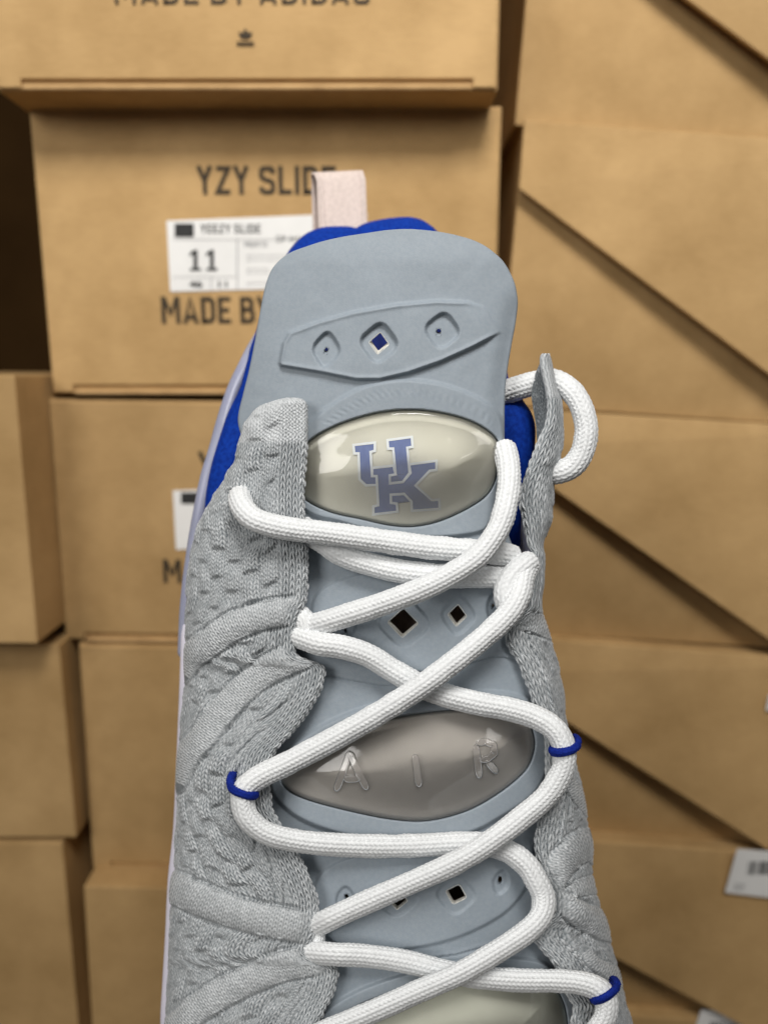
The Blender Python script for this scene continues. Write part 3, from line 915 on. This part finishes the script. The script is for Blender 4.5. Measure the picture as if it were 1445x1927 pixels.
def knit_height(X, Y, U, Vv, edge, tubes, topzone=None, edge_pw=12.0, edge_w=66.0):
    """macro relief + stitches; returns displacement (px) and stitch-height tone 0..1"""
    H_, mk, ta, tw, cr = tubes_relief(X, Y, tubes)
    ef = smooth((edge - 14) / 34.0)
    H_ = H_ * (0.25 + 0.75 * ef); mk = mk * ef; cr = cr * ef
    em = smooth((edge_w - edge) / 18.0)
    em = em * (1 - 0.85 * mk)
    # quilted pockets of the body
    wx = U + 9 * vnoise(X / 48.0 + 3, Y / 48.0); wy = Vv + 16 * vnoise(X / 44.0 + 30, Y / 60.0)
    ci = np.floor(wx / 38.0); fu = wx / 38.0 - ci
    q = (wy + np.where(ci.astype(int) % 2 == 0, 0, 31)) / 62.0
    cj = np.floor(q); fv = q - cj
    vary = _lat[ci.astype(int) % 256, cj.astype(int) % 256]
    puff = np.sin(math.pi * fu) ** 0.8 * smooth(fv / 0.55) * smooth((1 - fv) / 0.16)
    macro = (5.0 + 5.0 * vary) * puff + 2.0 * vnoise(U / 30.0, Vv / 34.0)
    hole = np.exp(-((fu - 0.5 - 0.3 * (vary - 0.5)) / 0.16) ** 2 - ((fv - 0.985) / 0.07) ** 2) + np.exp(-((fu - 0.5 - 0.3 * (vary - 0.5)) / 0.16) ** 2 - ((fv + 0.015) / 0.07) ** 2)
    ribs = smooth((vary - 0.35) / 0.2) * smooth(fv / 0.3) * (1 - mk) * (1 - em)
    macro = macro * (1 - em) * (1 - mk)
    a = stitch(U, Vv, edge_pw, edge_pw * 1.15, 1.15)            # broad chain along the opening
    wu, wv = wx + 1.5 * vnoise(U / 25.0, Vv / 25.0), wy + 2.0 * vnoise(U / 22.0 + 9, Vv / 22.0)
    b = stitch(wu, wv, 9.6, 8.8, 1.0)              # body
    b2 = stitch(wx, Vv, 12.67, 9.0, 1.0)              # ribs
    c = stitch(ta, tw + 500, 9.2, 9.0, 0.9)          # on the cords
    f = fuzz(U, Vv, 9.0)
    bb = b * 0.75 + f * 0.25
    bb = bb * (1 - ribs) + b2 * ribs
    st = bb * (1 - em) + a * em
    st = st * (1 - mk) + c * mk
    amp = 5.0 * (1 - em) + 7.0 * em
    amp = amp * (1 - mk) + 3.4 * mk
    tone = np.clip(st * 1.0 + 0.0 + 0.18 * mk, 0, 1)  # tone follows stitch height, darker in the gaps, lighter on the cords
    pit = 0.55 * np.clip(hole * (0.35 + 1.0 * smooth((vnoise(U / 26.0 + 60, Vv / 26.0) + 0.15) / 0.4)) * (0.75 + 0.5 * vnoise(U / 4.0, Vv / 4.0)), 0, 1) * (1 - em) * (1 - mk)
    st = st * (1 - 0.6 * pit); tone = tone * (1 - 0.25 * pit); macro = macro - 3 * pit  # pits also darkened in tone, their shade painted into the knit
    if topzone is not None:
        tz = topzone(X, Y)
        st = st * (1 - tz) + fuzz(U, Vv, 8.0) * tz
        amp = amp * (1 - tz) + 3.0 * tz
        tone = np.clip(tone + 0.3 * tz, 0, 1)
    return H_ + macro - 5 * cr + amp * (st - 0.5), tone

def knit_panel(name, ys_, xsil, xedge, zr, zd, roll, under, step, tubes, topzone=None, tall=None):
    """surface from the silhouette (turned away) to the opening's edge, which rolls under"""
    xs, xe = xsil(ys_), xedge(ys_)
    sgn = np.sign((xe - xs).mean())
    W = np.abs(xe - xs)
    Zr, Zd = zr(ys_), zd(ys_)
    Ltyp = np.median(W + 0.6 * Zd)
    n = int(Ltyp / step)
    thm = math.radians(84)
    th = np.linspace(0.02, thm, n)
    prof_x = (1 - np.cos(th)) / (1 - math.cos(thm)); prof_z = 1 - np.sin(th) / math.sin(thm)
    # respace by arc length for a typical row
    a_ = np.concatenate([[0], np.cumsum(np.hypot(np.diff(prof_x) * np.median(W), np.diff(prof_z) * np.median(Zd)))])
    s_ = np.linspace(0, a_[-1], n)
    prof_x, prof_z = np.interp(s_, a_, prof_x), np.interp(s_, a_, prof_z)
    X = xs[:, None] + sgn * (W - roll)[:, None] * prof_x[None, :]
    Z = Zr[:, None] - Zd[:, None] * prof_z[None, :]
    k = max(8, int(math.pi * roll / step))
    ph = np.linspace(0, math.pi, k + 1)[1:]
    X2 = (xe - sgn * roll)[:, None] + sgn * roll * np.sin(ph)[None, :]
    Z2 = Zr[:, None] - roll * (1 - np.cos(ph))[None, :]
    m = int(under / step / 1.5)
    X3 = X2[:, -1:] - sgn * np.linspace(0, under, m + 1)[None, 1:] * np.minimum(1, W / 90)[:, None]
    Z3 = np.repeat(Z2[:, -1:], m, 1)
    X, Z = np.hstack([X, X2, X3]), np.hstack([Z, Z2, Z3])
    Y = np.repeat(ys_[:, None], X.shape[1], 1)
    # arc length measured from the edge of the opening
    seg = np.hypot(np.diff(X, axis=1), np.diff(Z, axis=1))
    arc = np.hstack([np.zeros((len(ys_), 1)), np.cumsum(seg, 1)])
    ref = arc[:, n - 1 + k // 2][:, None]
    U = ref - arc
    edge = np.abs(U)
    # rows follow the slope of the edge a little so that the chain runs along it
    dxe = np.gradient(xe, ys_)
    Vv = Y + 0.0 * X + np.cumsum(np.sqrt(1 + np.clip(dxe, -1.5, 1.5) ** 2) * np.gradient(ys_))[:, None] * 0.0
    yl = np.concatenate([[0], np.cumsum(np.hypot(np.diff(ys_), np.clip(np.diff(xe), -3, 3)))])
    Vv = Y * (1 - smooth((90 - edge) / 40)) + (yl[:, None] + ys_[0]) * smooth((90 - edge) / 40)
    d, tone = knit_height(X, Y, U + 2000, Vv, edge, tubes, topzone, 12.0 if sgn > 0 else 14.5, 66.0 if sgn > 0 else 85.0)
    nrm = displace(X, Y, Z, d)
    if sgn < 0:
        nrm = -nrm
    out_ = smooth(np.abs(X - xs[:, None]) / 55.0)
    d = d * np.minimum(1, W / 60)[:, None] * (0.3 + 0.7 * out_)
    X2_, Y2_, Z2_ = X + nrm[..., 0] * d, Y - nrm[..., 1] * d, Z + nrm[..., 2] * d
    return part(name, X2_, Y2_, Z2_, gquads(*X.shape), M['knit'], None, {'stitch_tone': tone})

kl_sil = table([(748, 545), (750, 530), (752, 521), (760, 498), (771, 482), (785, 468), (802, 458), (829, 451), (869, 441), (886, 430), (908, 418), (930, 404), (960, 386), (985, 374), (1030, 362), (1080, 354), (1130, 351), (1200, 349), (1270, 350), (1340, 342), (1400, 338), (1480, 334), (1600, 330), (1690, 322), (1780, 318), (1927, 312), (2010, 308)])
kl_edge = table([(748, 556), (750, 566), (754, 573), (760, 577), (768, 579), (800, 579), (850, 577), (900, 573), (950, 572), (1000, 575), (1080, 579), (1125, 577), (1150, 566), (1185, 556), (1225, 554), (1240, 566), (1252, 604), (1262, 611), (1290, 606), (1330, 586), (1365, 562), (1395, 535), (1420, 515), (1450, 507), (1480, 508), (1520, 512), (1545, 524), (1580, 545), (1620, 568), (1665, 588), (1700, 598), (1735, 598), (1765, 588), (1790, 580), (1805, 592), (1816, 625), (1828, 636), (1860, 630), (1900, 612), (1950, 590), (2010, 575)])
TUBES_L = [([(340, 1262), (365, 1232), (405, 1204), (440, 1180), (500, 1158), (575, 1148)], 27, 27, 15),
           ([(330, 1470), (352, 1425), (386, 1384), (430, 1328), (473, 1285), (520, 1254), (570, 1232)], 25, 28, 14),
           ([(318, 1668), (350, 1680), (400, 1702), (440, 1716), (500, 1732), (600, 1750)], 31, 31, 16),
           ([(325, 1940), (380, 1895), (438, 1860), (490, 1836), (530, 1820), (592, 1806)], 27, 30, 14)]
STEP = 1.25
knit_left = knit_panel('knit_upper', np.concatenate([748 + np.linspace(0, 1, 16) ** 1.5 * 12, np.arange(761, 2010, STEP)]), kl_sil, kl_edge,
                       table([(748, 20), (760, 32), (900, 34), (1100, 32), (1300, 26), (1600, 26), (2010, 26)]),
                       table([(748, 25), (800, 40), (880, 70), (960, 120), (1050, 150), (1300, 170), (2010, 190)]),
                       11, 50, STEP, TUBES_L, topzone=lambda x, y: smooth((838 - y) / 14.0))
kr_sil = table([(665, 1030), (668, 1034), (675, 1037), (695, 1041), (733, 1049), (756, 1058), (806, 1060), (864, 1054), (881, 1047), (922, 1042), (953, 1040), (974, 1038), (1001, 1029), (1028, 1022), (1048, 1025), (1095, 1024), (1129, 1019), (1156, 1022), (1195, 1034), (1254, 1049), (1306, 1061), (1351, 1064), (1400, 1073), (1446, 1085), (1489, 1096), (1550, 1106), (1590, 1112), (1640, 1114), (1697, 1126), (1740, 1140), (1781, 1150), (1827, 1164), (1885, 1176), (1927, 1188), (2010, 1205)])
kr_edge = table([(665, 1020), (668, 1017), (675, 1015), (686, 1015), (706, 1019), (740, 1026), (765, 1029), (798, 1025), (819, 1016), (856, 1003), (889, 990), (922, 980), (947, 977), (967, 981), (994, 986), (1028, 993), (1041, 1000), (1075, 1000), (1115, 996), (1142, 992), (1160, 972), (1180, 954), (1200, 952), (1250, 976), (1292, 993), (1323, 1003), (1382, 1023), (1448, 1027), (1490, 1024), (1532, 1014), (1594, 1006), (1650, 1018), (1687, 1038), (1720, 1038), (1745, 1008), (1760, 1000), (1777, 1010), (1812, 1041), (1871, 1066), (1895, 1079), (1927, 1074), (2010, 1090)])
TUBES_R = [([(1130, 1598), (1105, 1590), (1070, 1610), (1045, 1650), (1035, 1690)], 34, 20, 14),
           ([(1165, 1745), (1130, 1740), (1090, 1720), (1060, 1700), (1040, 1690)], 32, 18, 16),
           ([(1145, 1670), (1120, 1665), (1090, 1672), (1070, 1682)], 20, 14, 8),
           ([(1065, 1190), (1030, 1180), (1000, 1172), (975, 1170)], 24, 16, 6),
           ([(1185, 1850), (1150, 1830), (1120, 1815), (1100, 1790)], 16, 12, 7),
           ([(1120, 1530), (1090, 1500), (1070, 1470)], 18, 12, 7)]
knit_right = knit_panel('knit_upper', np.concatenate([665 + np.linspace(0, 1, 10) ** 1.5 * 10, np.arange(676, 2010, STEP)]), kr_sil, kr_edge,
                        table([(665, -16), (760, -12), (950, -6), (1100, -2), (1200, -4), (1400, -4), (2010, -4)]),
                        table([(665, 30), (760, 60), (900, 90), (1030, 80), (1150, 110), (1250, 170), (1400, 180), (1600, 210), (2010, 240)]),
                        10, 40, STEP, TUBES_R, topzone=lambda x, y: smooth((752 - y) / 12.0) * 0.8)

# inner face of the right flap
pl = np.array([(1016, 682), (1008, 700), (1002, 720), (999, 745), (1003, 770), (1008, 800), (1010, 830)], float)
pr = np.array([(1026, 682), (1030, 700), (1034, 720), (1036, 745), (1036, 770), (1034, 800), (1030, 830)], float)
tt = np.linspace(0, 1, 110)
li = np.stack([np.interp(tt, np.linspace(0, 1, 7), pl[:, k]) for k in (0, 1)], 1)
ri_ = np.stack([np.interp(tt, np.linspace(0, 1, 7), pr[:, k]) for k in (0, 1)], 1)
u = np.linspace(0, 1, 30)[None, :]
X = li[:, :1] * (1-u) + ri_[:, :1] * u; Y = li[:, 1:] * (1-u) + ri_[:, 1:] * u
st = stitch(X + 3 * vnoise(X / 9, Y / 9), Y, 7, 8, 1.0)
part('flap_lining', X, Y, -74 + 44 * u + 2.2 * st, gquads(*X.shape), M['knit'], None, {'stitch_tone': st * 0.45})  # tone lowered: shade of the inner face painted into the knit colour

# cords -------------------------------------------------------------------
def tube_geo(pts, radius, step, nround, relief=None, taper=True, closed=False, name_noise=True):
    P = np.array(pts, float)
    if P.shape[1] == 3:
        P = np.hstack([P, np.full((len(P), 1), float(radius))])
    P = catmull(P, 14, closed)
    if closed:
        P = np.vstack([P, P[:1]])
    P, s_ = resample(P, step)
    C = np.stack([P[:, 0], -P[:, 1], P[:, 2]], 1); rad = P[:, 3]
    T = np.gradient(C, axis=0); T /= np.linalg.norm(T, axis=1)[:, None]
    Nn = np.zeros_like(C)
    n = np.cross(T[0], [0, 0, 1.0]); n /= np.linalg.norm(n) + 1e-9
    for i in range(len(C)):
        n = n - T[i] * n.dot(T[i]); n /= np.linalg.norm(n) + 1e-9
        Nn[i] = n
    B = np.cross(T, Nn)
    phi = np.linspace(0, 2 * math.pi, nround, endpoint=False)
    r = np.repeat(rad[:, None], nround, 1)
    if relief is not None:
        r = r + (0.9 * vnoise(s_[:, None] / 24.0 + pts[0][0], np.sin(phi)[None, :] * 1.5 + pts[0][1]) if name_noise else 0) + relief(np.repeat(s_[:, None], nround, 1), np.repeat(phi[None, :], len(s_), 0))
    if taper:
        e = np.minimum(s_, s_[-1] - s_)
        r = r * np.sqrt(np.clip(e / 14.0, 0, 1) * (2 - np.clip(e / 14.0, 0, 1)))[:, None]
    G = C[:, None, :] + r[..., None] * (np.cos(phi)[None, :, None] * Nn[:, None, :] + np.sin(phi)[None, :, None] * B[:, None, :])
    return G[..., 0].ravel(), -G[..., 1].ravel(), G[..., 2].ravel(), gquads(len(C), nround, True)

def braid(ncol, pitch, amp):
    def f(s_, phi):
        q = phi / (2 * math.pi) * ncol
        c = np.floor(q); fr = q - c
        sg = np.where(c.astype(int) % 2 == 0, 1.0, -1.0)
        ph = s_ / pitch + sg * (fr - 0.5) * 0.9 + 0.5 * (c.astype(int) % 2)
        ri = np.floor(ph)
        g = np.sin(math.pi * fr) ** 0.38 * (0.1 + 0.9 * np.abs(np.sin(math.pi * (ph - ri))) ** 0.8)
        v = 0.85 + 0.3 * _lat[(ri.astype(int) * 3) % 256, c.astype(int) % 256]
        return amp * (g * v - 0.55)
    return f

def wob(P, a=0.8):
    return P

LR = 21.8
LACE = [
    [(452, 930, -8), (453, 944, 26), (462, 962, 48), (485, 980, 60), (540, 994, 63), (620, 1004, 58), (720, 1018, 48), (800, 1029, 38), (880, 1036, 22), (940, 1042, 4), (975, 1050, -18)],
    [(560, 985, -10), (600, 1014, 12), (645, 1044, 22), (700, 1063, 24), (760, 1076, 24), (840, 1084, 16), (900, 1085, 6), (945, 1085, -6), (985, 1085, -26)],
    [(946, 835, -36), (955, 868, -4), (958, 905, 26), (952, 950, 52), (936, 998, 68), (900, 1046, 78), (845, 1083, 80), (780, 1114, 74), (700, 1143, 58), (640, 1162, 42), (603, 1173, 26), (565, 1180, -12)],
    [(530, 1188, -22), (560, 1197, 10), (600, 1211, 38), (645, 1218, 40), (692, 1233, 36), (740, 1262, 30), (790, 1290, 26), (840, 1309, 26), (900, 1324, 26), (960, 1335, 26), (1010, 1351, 30), (1044, 1373, 36), (1060, 1402, 38), (1062, 1432, 36), (1052, 1462, 34), (1026, 1500, 36), (985, 1536, 46), (925, 1582, 62), (860, 1622, 64), (760, 1667, 52), (680, 1702, 42), (628, 1726, 34), (602, 1739, 16), (572, 1752, -18)],
    [(1000, 1055, -20), (984, 1085, 12), (976, 1122, 34), (952, 1160, 46), (900, 1208, 58), (840, 1256, 72), (780, 1300, 76), (700, 1350, 66), (620, 1395, 52), (540, 1437, 46), (492, 1460, 48), (463, 1482, 50), (457, 1508, 50), (468, 1541, 48), (505, 1569, 44), (570, 1584, 40), (660, 1591, 36), (760, 1592, 30), (860, 1587, 16), (905, 1588, 12), (955, 1602, 10), (990, 1628, 14), (1008, 1656, 16), (1022, 1688, 16), (1018, 1722, 26), (990, 1754, 42), (920, 1800, 60), (860, 1834, 70), (780, 1869, 66), (700, 1904, 60), (610, 1942, 52), (530, 1980, 48)],
    [(556, 1786, -22), (584, 1792, 10), (630, 1796, 36), (690, 1799, 32), (760, 1809, 26), (830, 1826, 20), (900, 1839, 18), (980, 1845, 18), (1050, 1846, 24), (1098, 1851, 30), (1128, 1864, 32), (1141, 1888, 30), (1136, 1918, 28), (1110, 1952, 26), (1075, 1990, 26)],
    [(930, 748, -130), (960, 735, -112), (1000, 722, -96), (1028, 716, -86), (1052, 720, -76), (1076, 738, -68), (1093, 765, -64), (1102, 797, -64), (1102, 822, -64), (1095, 850, -66), (1080, 874, -70), (1060, 886, -74), (1030, 890, -84)],
]
LACE_SMALL = [
    [(1004, 1052, -16, 20), (984, 1066, 6, 22), (964, 1086, 14, 24), (953, 1110, 18, 24), (956, 1134, 18, 23), (972, 1150, 10, 20)],
    [(535, 1140, -20, 18), (562, 1156, 6, 20), (576, 1176, 16, 20), (568, 1196, 8, 20), (540, 1208, -20, 18)],
    [(585, 1722, -10, 12), (597, 1742, 8, 13), (598, 1765, 10, 13), (594, 1786, 4, 13), (580, 1802, -12, 12)],
]
# raised letters on the middle window
def win2_z(x, y):
    s_ = np.maximum(0, -sdist(x, y, W2, 200))
    a = np.clip(s_ / 9, 0, 1)
    return tongue_base(x, y) - 1 + 9 * np.sqrt(1 - (1 - a) ** 2) + 18 * smooth(s_ / 95.0)
for ch, strokes in LETTERS.items():
    lx_, ly_, lz_, lq_, o_ = [], [], [], [], 0
    for st in strokes:
        P = np.array(st, float)
        P = np.vstack([P[:1] + (P[1:] - P[:1]) * 0, P[1:]])
        dense = np.vstack([np.linspace(a, b, 8, endpoint=False) for a, b in zip(P[:-1], P[1:])] + [P[-1:]])
        z3 = win2_z(dense[:, 0], dense[:, 1])
        x, y, z, q = tube_geo(np.column_stack([dense, z3]), 7.6, 1.5, 24)
        zs = win2_z(x, y)
        zrel = np.clip((z - zs) * 1.2, -3, 6.0)
        lx_.append(x); ly_.append(y); lz_.append(zs + zrel); lq_.append(q + o_); o_ += len(x)
    part('raised_letter', np.concatenate(lx_), np.concatenate(ly_), np.concatenate(lz_), np.vstack(lq_), M['win_letter'], win2)
gx, gy, gz, gq, off = [], [], [], [], 0
for seg in LACE + LACE_SMALL:
    x, y, z, q = tube_geo(seg, LR, 1.5, 64, braid(16, 9.0, 2.5))
    gx.append(x); gy.append(y); gz.append(z); gq.append(q + off); off += len(x)
shoelace = part('shoelace', np.concatenate(gx), np.concatenate(gy), np.concatenate(gz), np.vstack(gq), M['lace'])

def ring(cx, cy, cz, direction, R_, r_, anchor):
    """short blue cord looped round the lace; direction = its run across the lace in the picture"""
    d = np.array([direction[0], direction[1]], float); d /= np.linalg.norm(d)
    pts = []
    for k in range(16):
        a = 2 * math.pi * k / 16
        pts.append((cx + d[0] * R_ * math.cos(a), cy + d[1] * R_ * math.cos(a) + 8 * math.sin(a), cz + R_ * math.sin(a)))
    x, y, z, q = tube_geo(pts, r_, 1.4, 28, braid(8, 6.5, 1.9), taper=False, closed=True)
    x2, y2, z2, q2 = tube_geo(anchor, r_ * 0.95, 1.4, 28, braid(8, 6.5, 1.6))
    part('eyelet_loop', np.concatenate([x, x2]), np.concatenate([y, y2]), np.concatenate([z, z2]), np.vstack([q, q2 + len(x)]), M['navy'])
ring(458, 1487, 48, (1, 0.30), 23.5, 8, [(440, 1486, 52), (434, 1474, 44), (436, 1462, 26), (442, 1454, 0)])
ring(1062, 1407, 36, (1, -0.22), 23.5, 8, [(1078, 1408, 40), (1086, 1398, 30), (1084, 1390, 8), (1078, 1386, -20)])
ring(1138, 1869, 30, (1, -0.55), 23.5, 8, [(1154, 1866, 36), (1160, 1854, 26), (1156, 1846, 6), (1150, 1842, -20)])

# collar, heel counter, midsole ------------------------------------------
def plain_tube(name, pts, mat, step=5, nround=36, relief=None):
    x, y, z, q = tube_geo(pts, 20, step, nround, relief)
    return part(name, x, y, z, q, mat)
plain_tube('collar', [(420, 985, -230, 36), (424, 940, -235, 37), (440, 866, -245, 38), (462, 800, -265, 38), (489, 737, -290, 38), (512, 660, -350, 40), (545, 570, -430, 44), (580, 500, -490, 44), (607, 473, -525, 44), (650, 470, -545, 44), (672, 472, -550, 41), (705, 463, -555, 46), (755, 456, -550, 48), (783, 462, -530, 46), (830, 520, -480, 44), (880, 600, -400, 40), (915, 690, -300, 34), (935, 745, -190, 30), (958, 775, -140, 33), (970, 800, -132, 36), (971, 850, -132, 34), (963, 905, -132, 29), (956, 960, -132, 25), (954, 1040, -140, 23)], M['blue'], step=3, nround=64,
           relief=lambda s_, p: 0.6 * np.sin(s_ * 0.05) * np.cos(p) + 0.5 * np.sin(p * 40))
heel_path = [(345, 1240, -290, 11), (350, 1150, -285, 12), (357, 1080, -280, 12), (367, 1010, -275, 12), (376, 960, -272, 12), (389, 897, -280, 12), (404, 848, -290, 12), (419, 793, -305, 12), (438, 735, -330, 12), (460, 688, -360, 12), (480, 650, -400, 12), (520, 590, -480, 12), (580, 530, -570, 12), (680, 500, -620, 12), (760, 500, -620, 12), (840, 530, -560, 12), (900, 610, -460, 12), (940, 720, -340, 12), (965, 820, -260, 12), (985, 950, -230, 12), (1000, 1100, -230, 12), (1010, 1250, -240, 12)]
plain_tube('heel_clip', heel_path, M['heel'], step=4, nround=28)
hp = catmull(np.array(heel_path)[:, :3], 6)
rows = []
for t in np.linspace(0, 1, 14):
    k = 0.03 + 0.10 * math.sin(math.pi * 0.5 * t)
    rows.append(np.stack([hp[:, 0] + (730 - hp[:, 0]) * k, hp[:, 1] + (900 - hp[:, 1]) * k * 0.6, hp[:, 2] - 4 - t * (760 + hp[:, 2]) * 1.0], 1))
G = np.array(rows)
part('heel_counter', G[..., 0], G[..., 1], G[..., 2], gquads(*G.shape[:2]), M['heel'])

# sock lining inside the shoe, seen through the punched holes
yy = np.linspace(800, 1990, 40); uu = np.linspace(-1, 1, 16)
Xs = 745 + 0.02 * (yy[:, None] - 800) + uu[None, :] * (190 + 0.05 * (yy[:, None] - 560))
Ys = np.repeat(yy[:, None], 16, 1)
Zs = -120 - 420 * smooth((1100 - Ys) / 560) - 40 * uu[None, :] ** 2
yb = np.linspace(500, 800, 24)[:, None]; ub = np.linspace(-1, 1, 20)[None, :]
Xb = 725 + ub * (170 + 0.15 * (yb - 500)); Zb = -470 + 120 * ub ** 2 + 0.25 * (yb - 500)
part('collar_lining', Xb, yb + 0 * ub, Zb, gquads(24, 20), M['shaded_blue'])
part('sock_lining', Xs, Ys, Zs, gquads(*Xs.shape), M['sock'])

ml = table([(980, 372), (1080, 352), (1173, 342), (1288, 338), (1456, 331), (1560, 326), (1657, 316), (1760, 311), (1847, 306), (1927, 302), (2050, 302), (2200, 350), (2300, 450), (2350, 600)])
yq = np.concatenate([np.linspace(980, 2050, 60), np.linspace(2070, 2350, 24)])
left = np.stack([ml(yq), yq], 1)
mr_ = table([(980, 1000), (1200, 1000), (1500, 1060), (1700, 1090), (1927, 1140), (2050, 1165), (2200, 1130), (2300, 1040), (2350, 900)])
right = np.stack([mr_(yq), yq], 1)[::-1]
heelarc = np.array([(985, 850), (950, 720), (880, 610), (760, 570), (640, 575), (550, 640), (470, 760), (410, 870)], float)
out = np.vstack([left, right, heelarc])
cen = np.array([730, 1450.0])
rows = []
for zz, kk in ((-216, 0.16), (-218, 0.03), (-224, 0.008), (-240, 0.0), (-300, 0.0), (-380, 0.01), (-470, 0.02), (-500, 0.05), (-502, 0.5), (-502, 0.98)):
    o = out + (cen - out) * kk
    zt = np.full(len(o), float(zz))
    hb = smooth((1300 - o[:, 1]) / 500)
    rows.append(np.stack([o[:, 0], o[:, 1], zt - 330 * hb], 1))
G = np.array(rows)
part('midsole', G[..., 0], G[..., 1], G[..., 2], gquads(G.shape[0], G.shape[1], True), M['midsole'])
# toe box below the frame
a = np.linspace(0, math.pi, 60)[None, :]; v = np.linspace(0, 1, 40)[:, None]
wv = np.sqrt(np.clip(1 - v ** 2.2, 0, 1))
X = 755 - np.cos(a) * (440 * wv + 5)
Y = 1985 + v * 350 + 0 * a
Z = -190 + np.sin(a) ** 0.7 * (190 * wv)
stt = stitch(X * 1.0, Y, 10, 9, 0.9)
part('toe_box', X, Y, Z, gquads(*X.shape), M['knit'], None, {'stitch_tone': 0.7 + 0 * X})

# pull tab
prof = [(470, -592), (400, -596), (350, -600), (332, -604), (325, -612), (323, -624), (326, -636), (336, -644), (360, -650), (470, -660)]
pf = catmull(np.array(prof, float), 8)
nn = len(pf); bend = np.clip((pf[:, 1] + 600) / -60, 0, 1)
uw = np.linspace(0, 1, 60)
lx = np.interp(pf[:, 0], [323, 340, 470], [592, 597, 602]) - 12 * smooth(bend)
rx = np.interp(pf[:, 0], [323, 340, 470], [683, 688, 693]) - 6 * smooth(bend)
X = lx[:, None] + (rx - lx)[:, None] * uw[None, :]
Y = np.repeat(pf[:, :1], 60, 1) + (1 - uw)[None, :] * 5 * np.linspace(1, 0, nn)[:, None] ** 0.2
Z = np.repeat(pf[:, 1:], 60, 1) + 5.0 * (np.exp(-((uw - 0.09) / 0.03) ** 2) + np.exp(-((uw - 0.93) / 0.025) ** 2))[None, :] * np.where(np.arange(nn) < nn // 2, 1, -1)[:, None]
tabo = part('pull_tab', X, Y, Z, gquads(nn, 60), M['tab'])
sol = tabo.modifiers.new('thickness', 'SOLIDIFY'); sol.thickness = 0.0012; sol.offset = 0
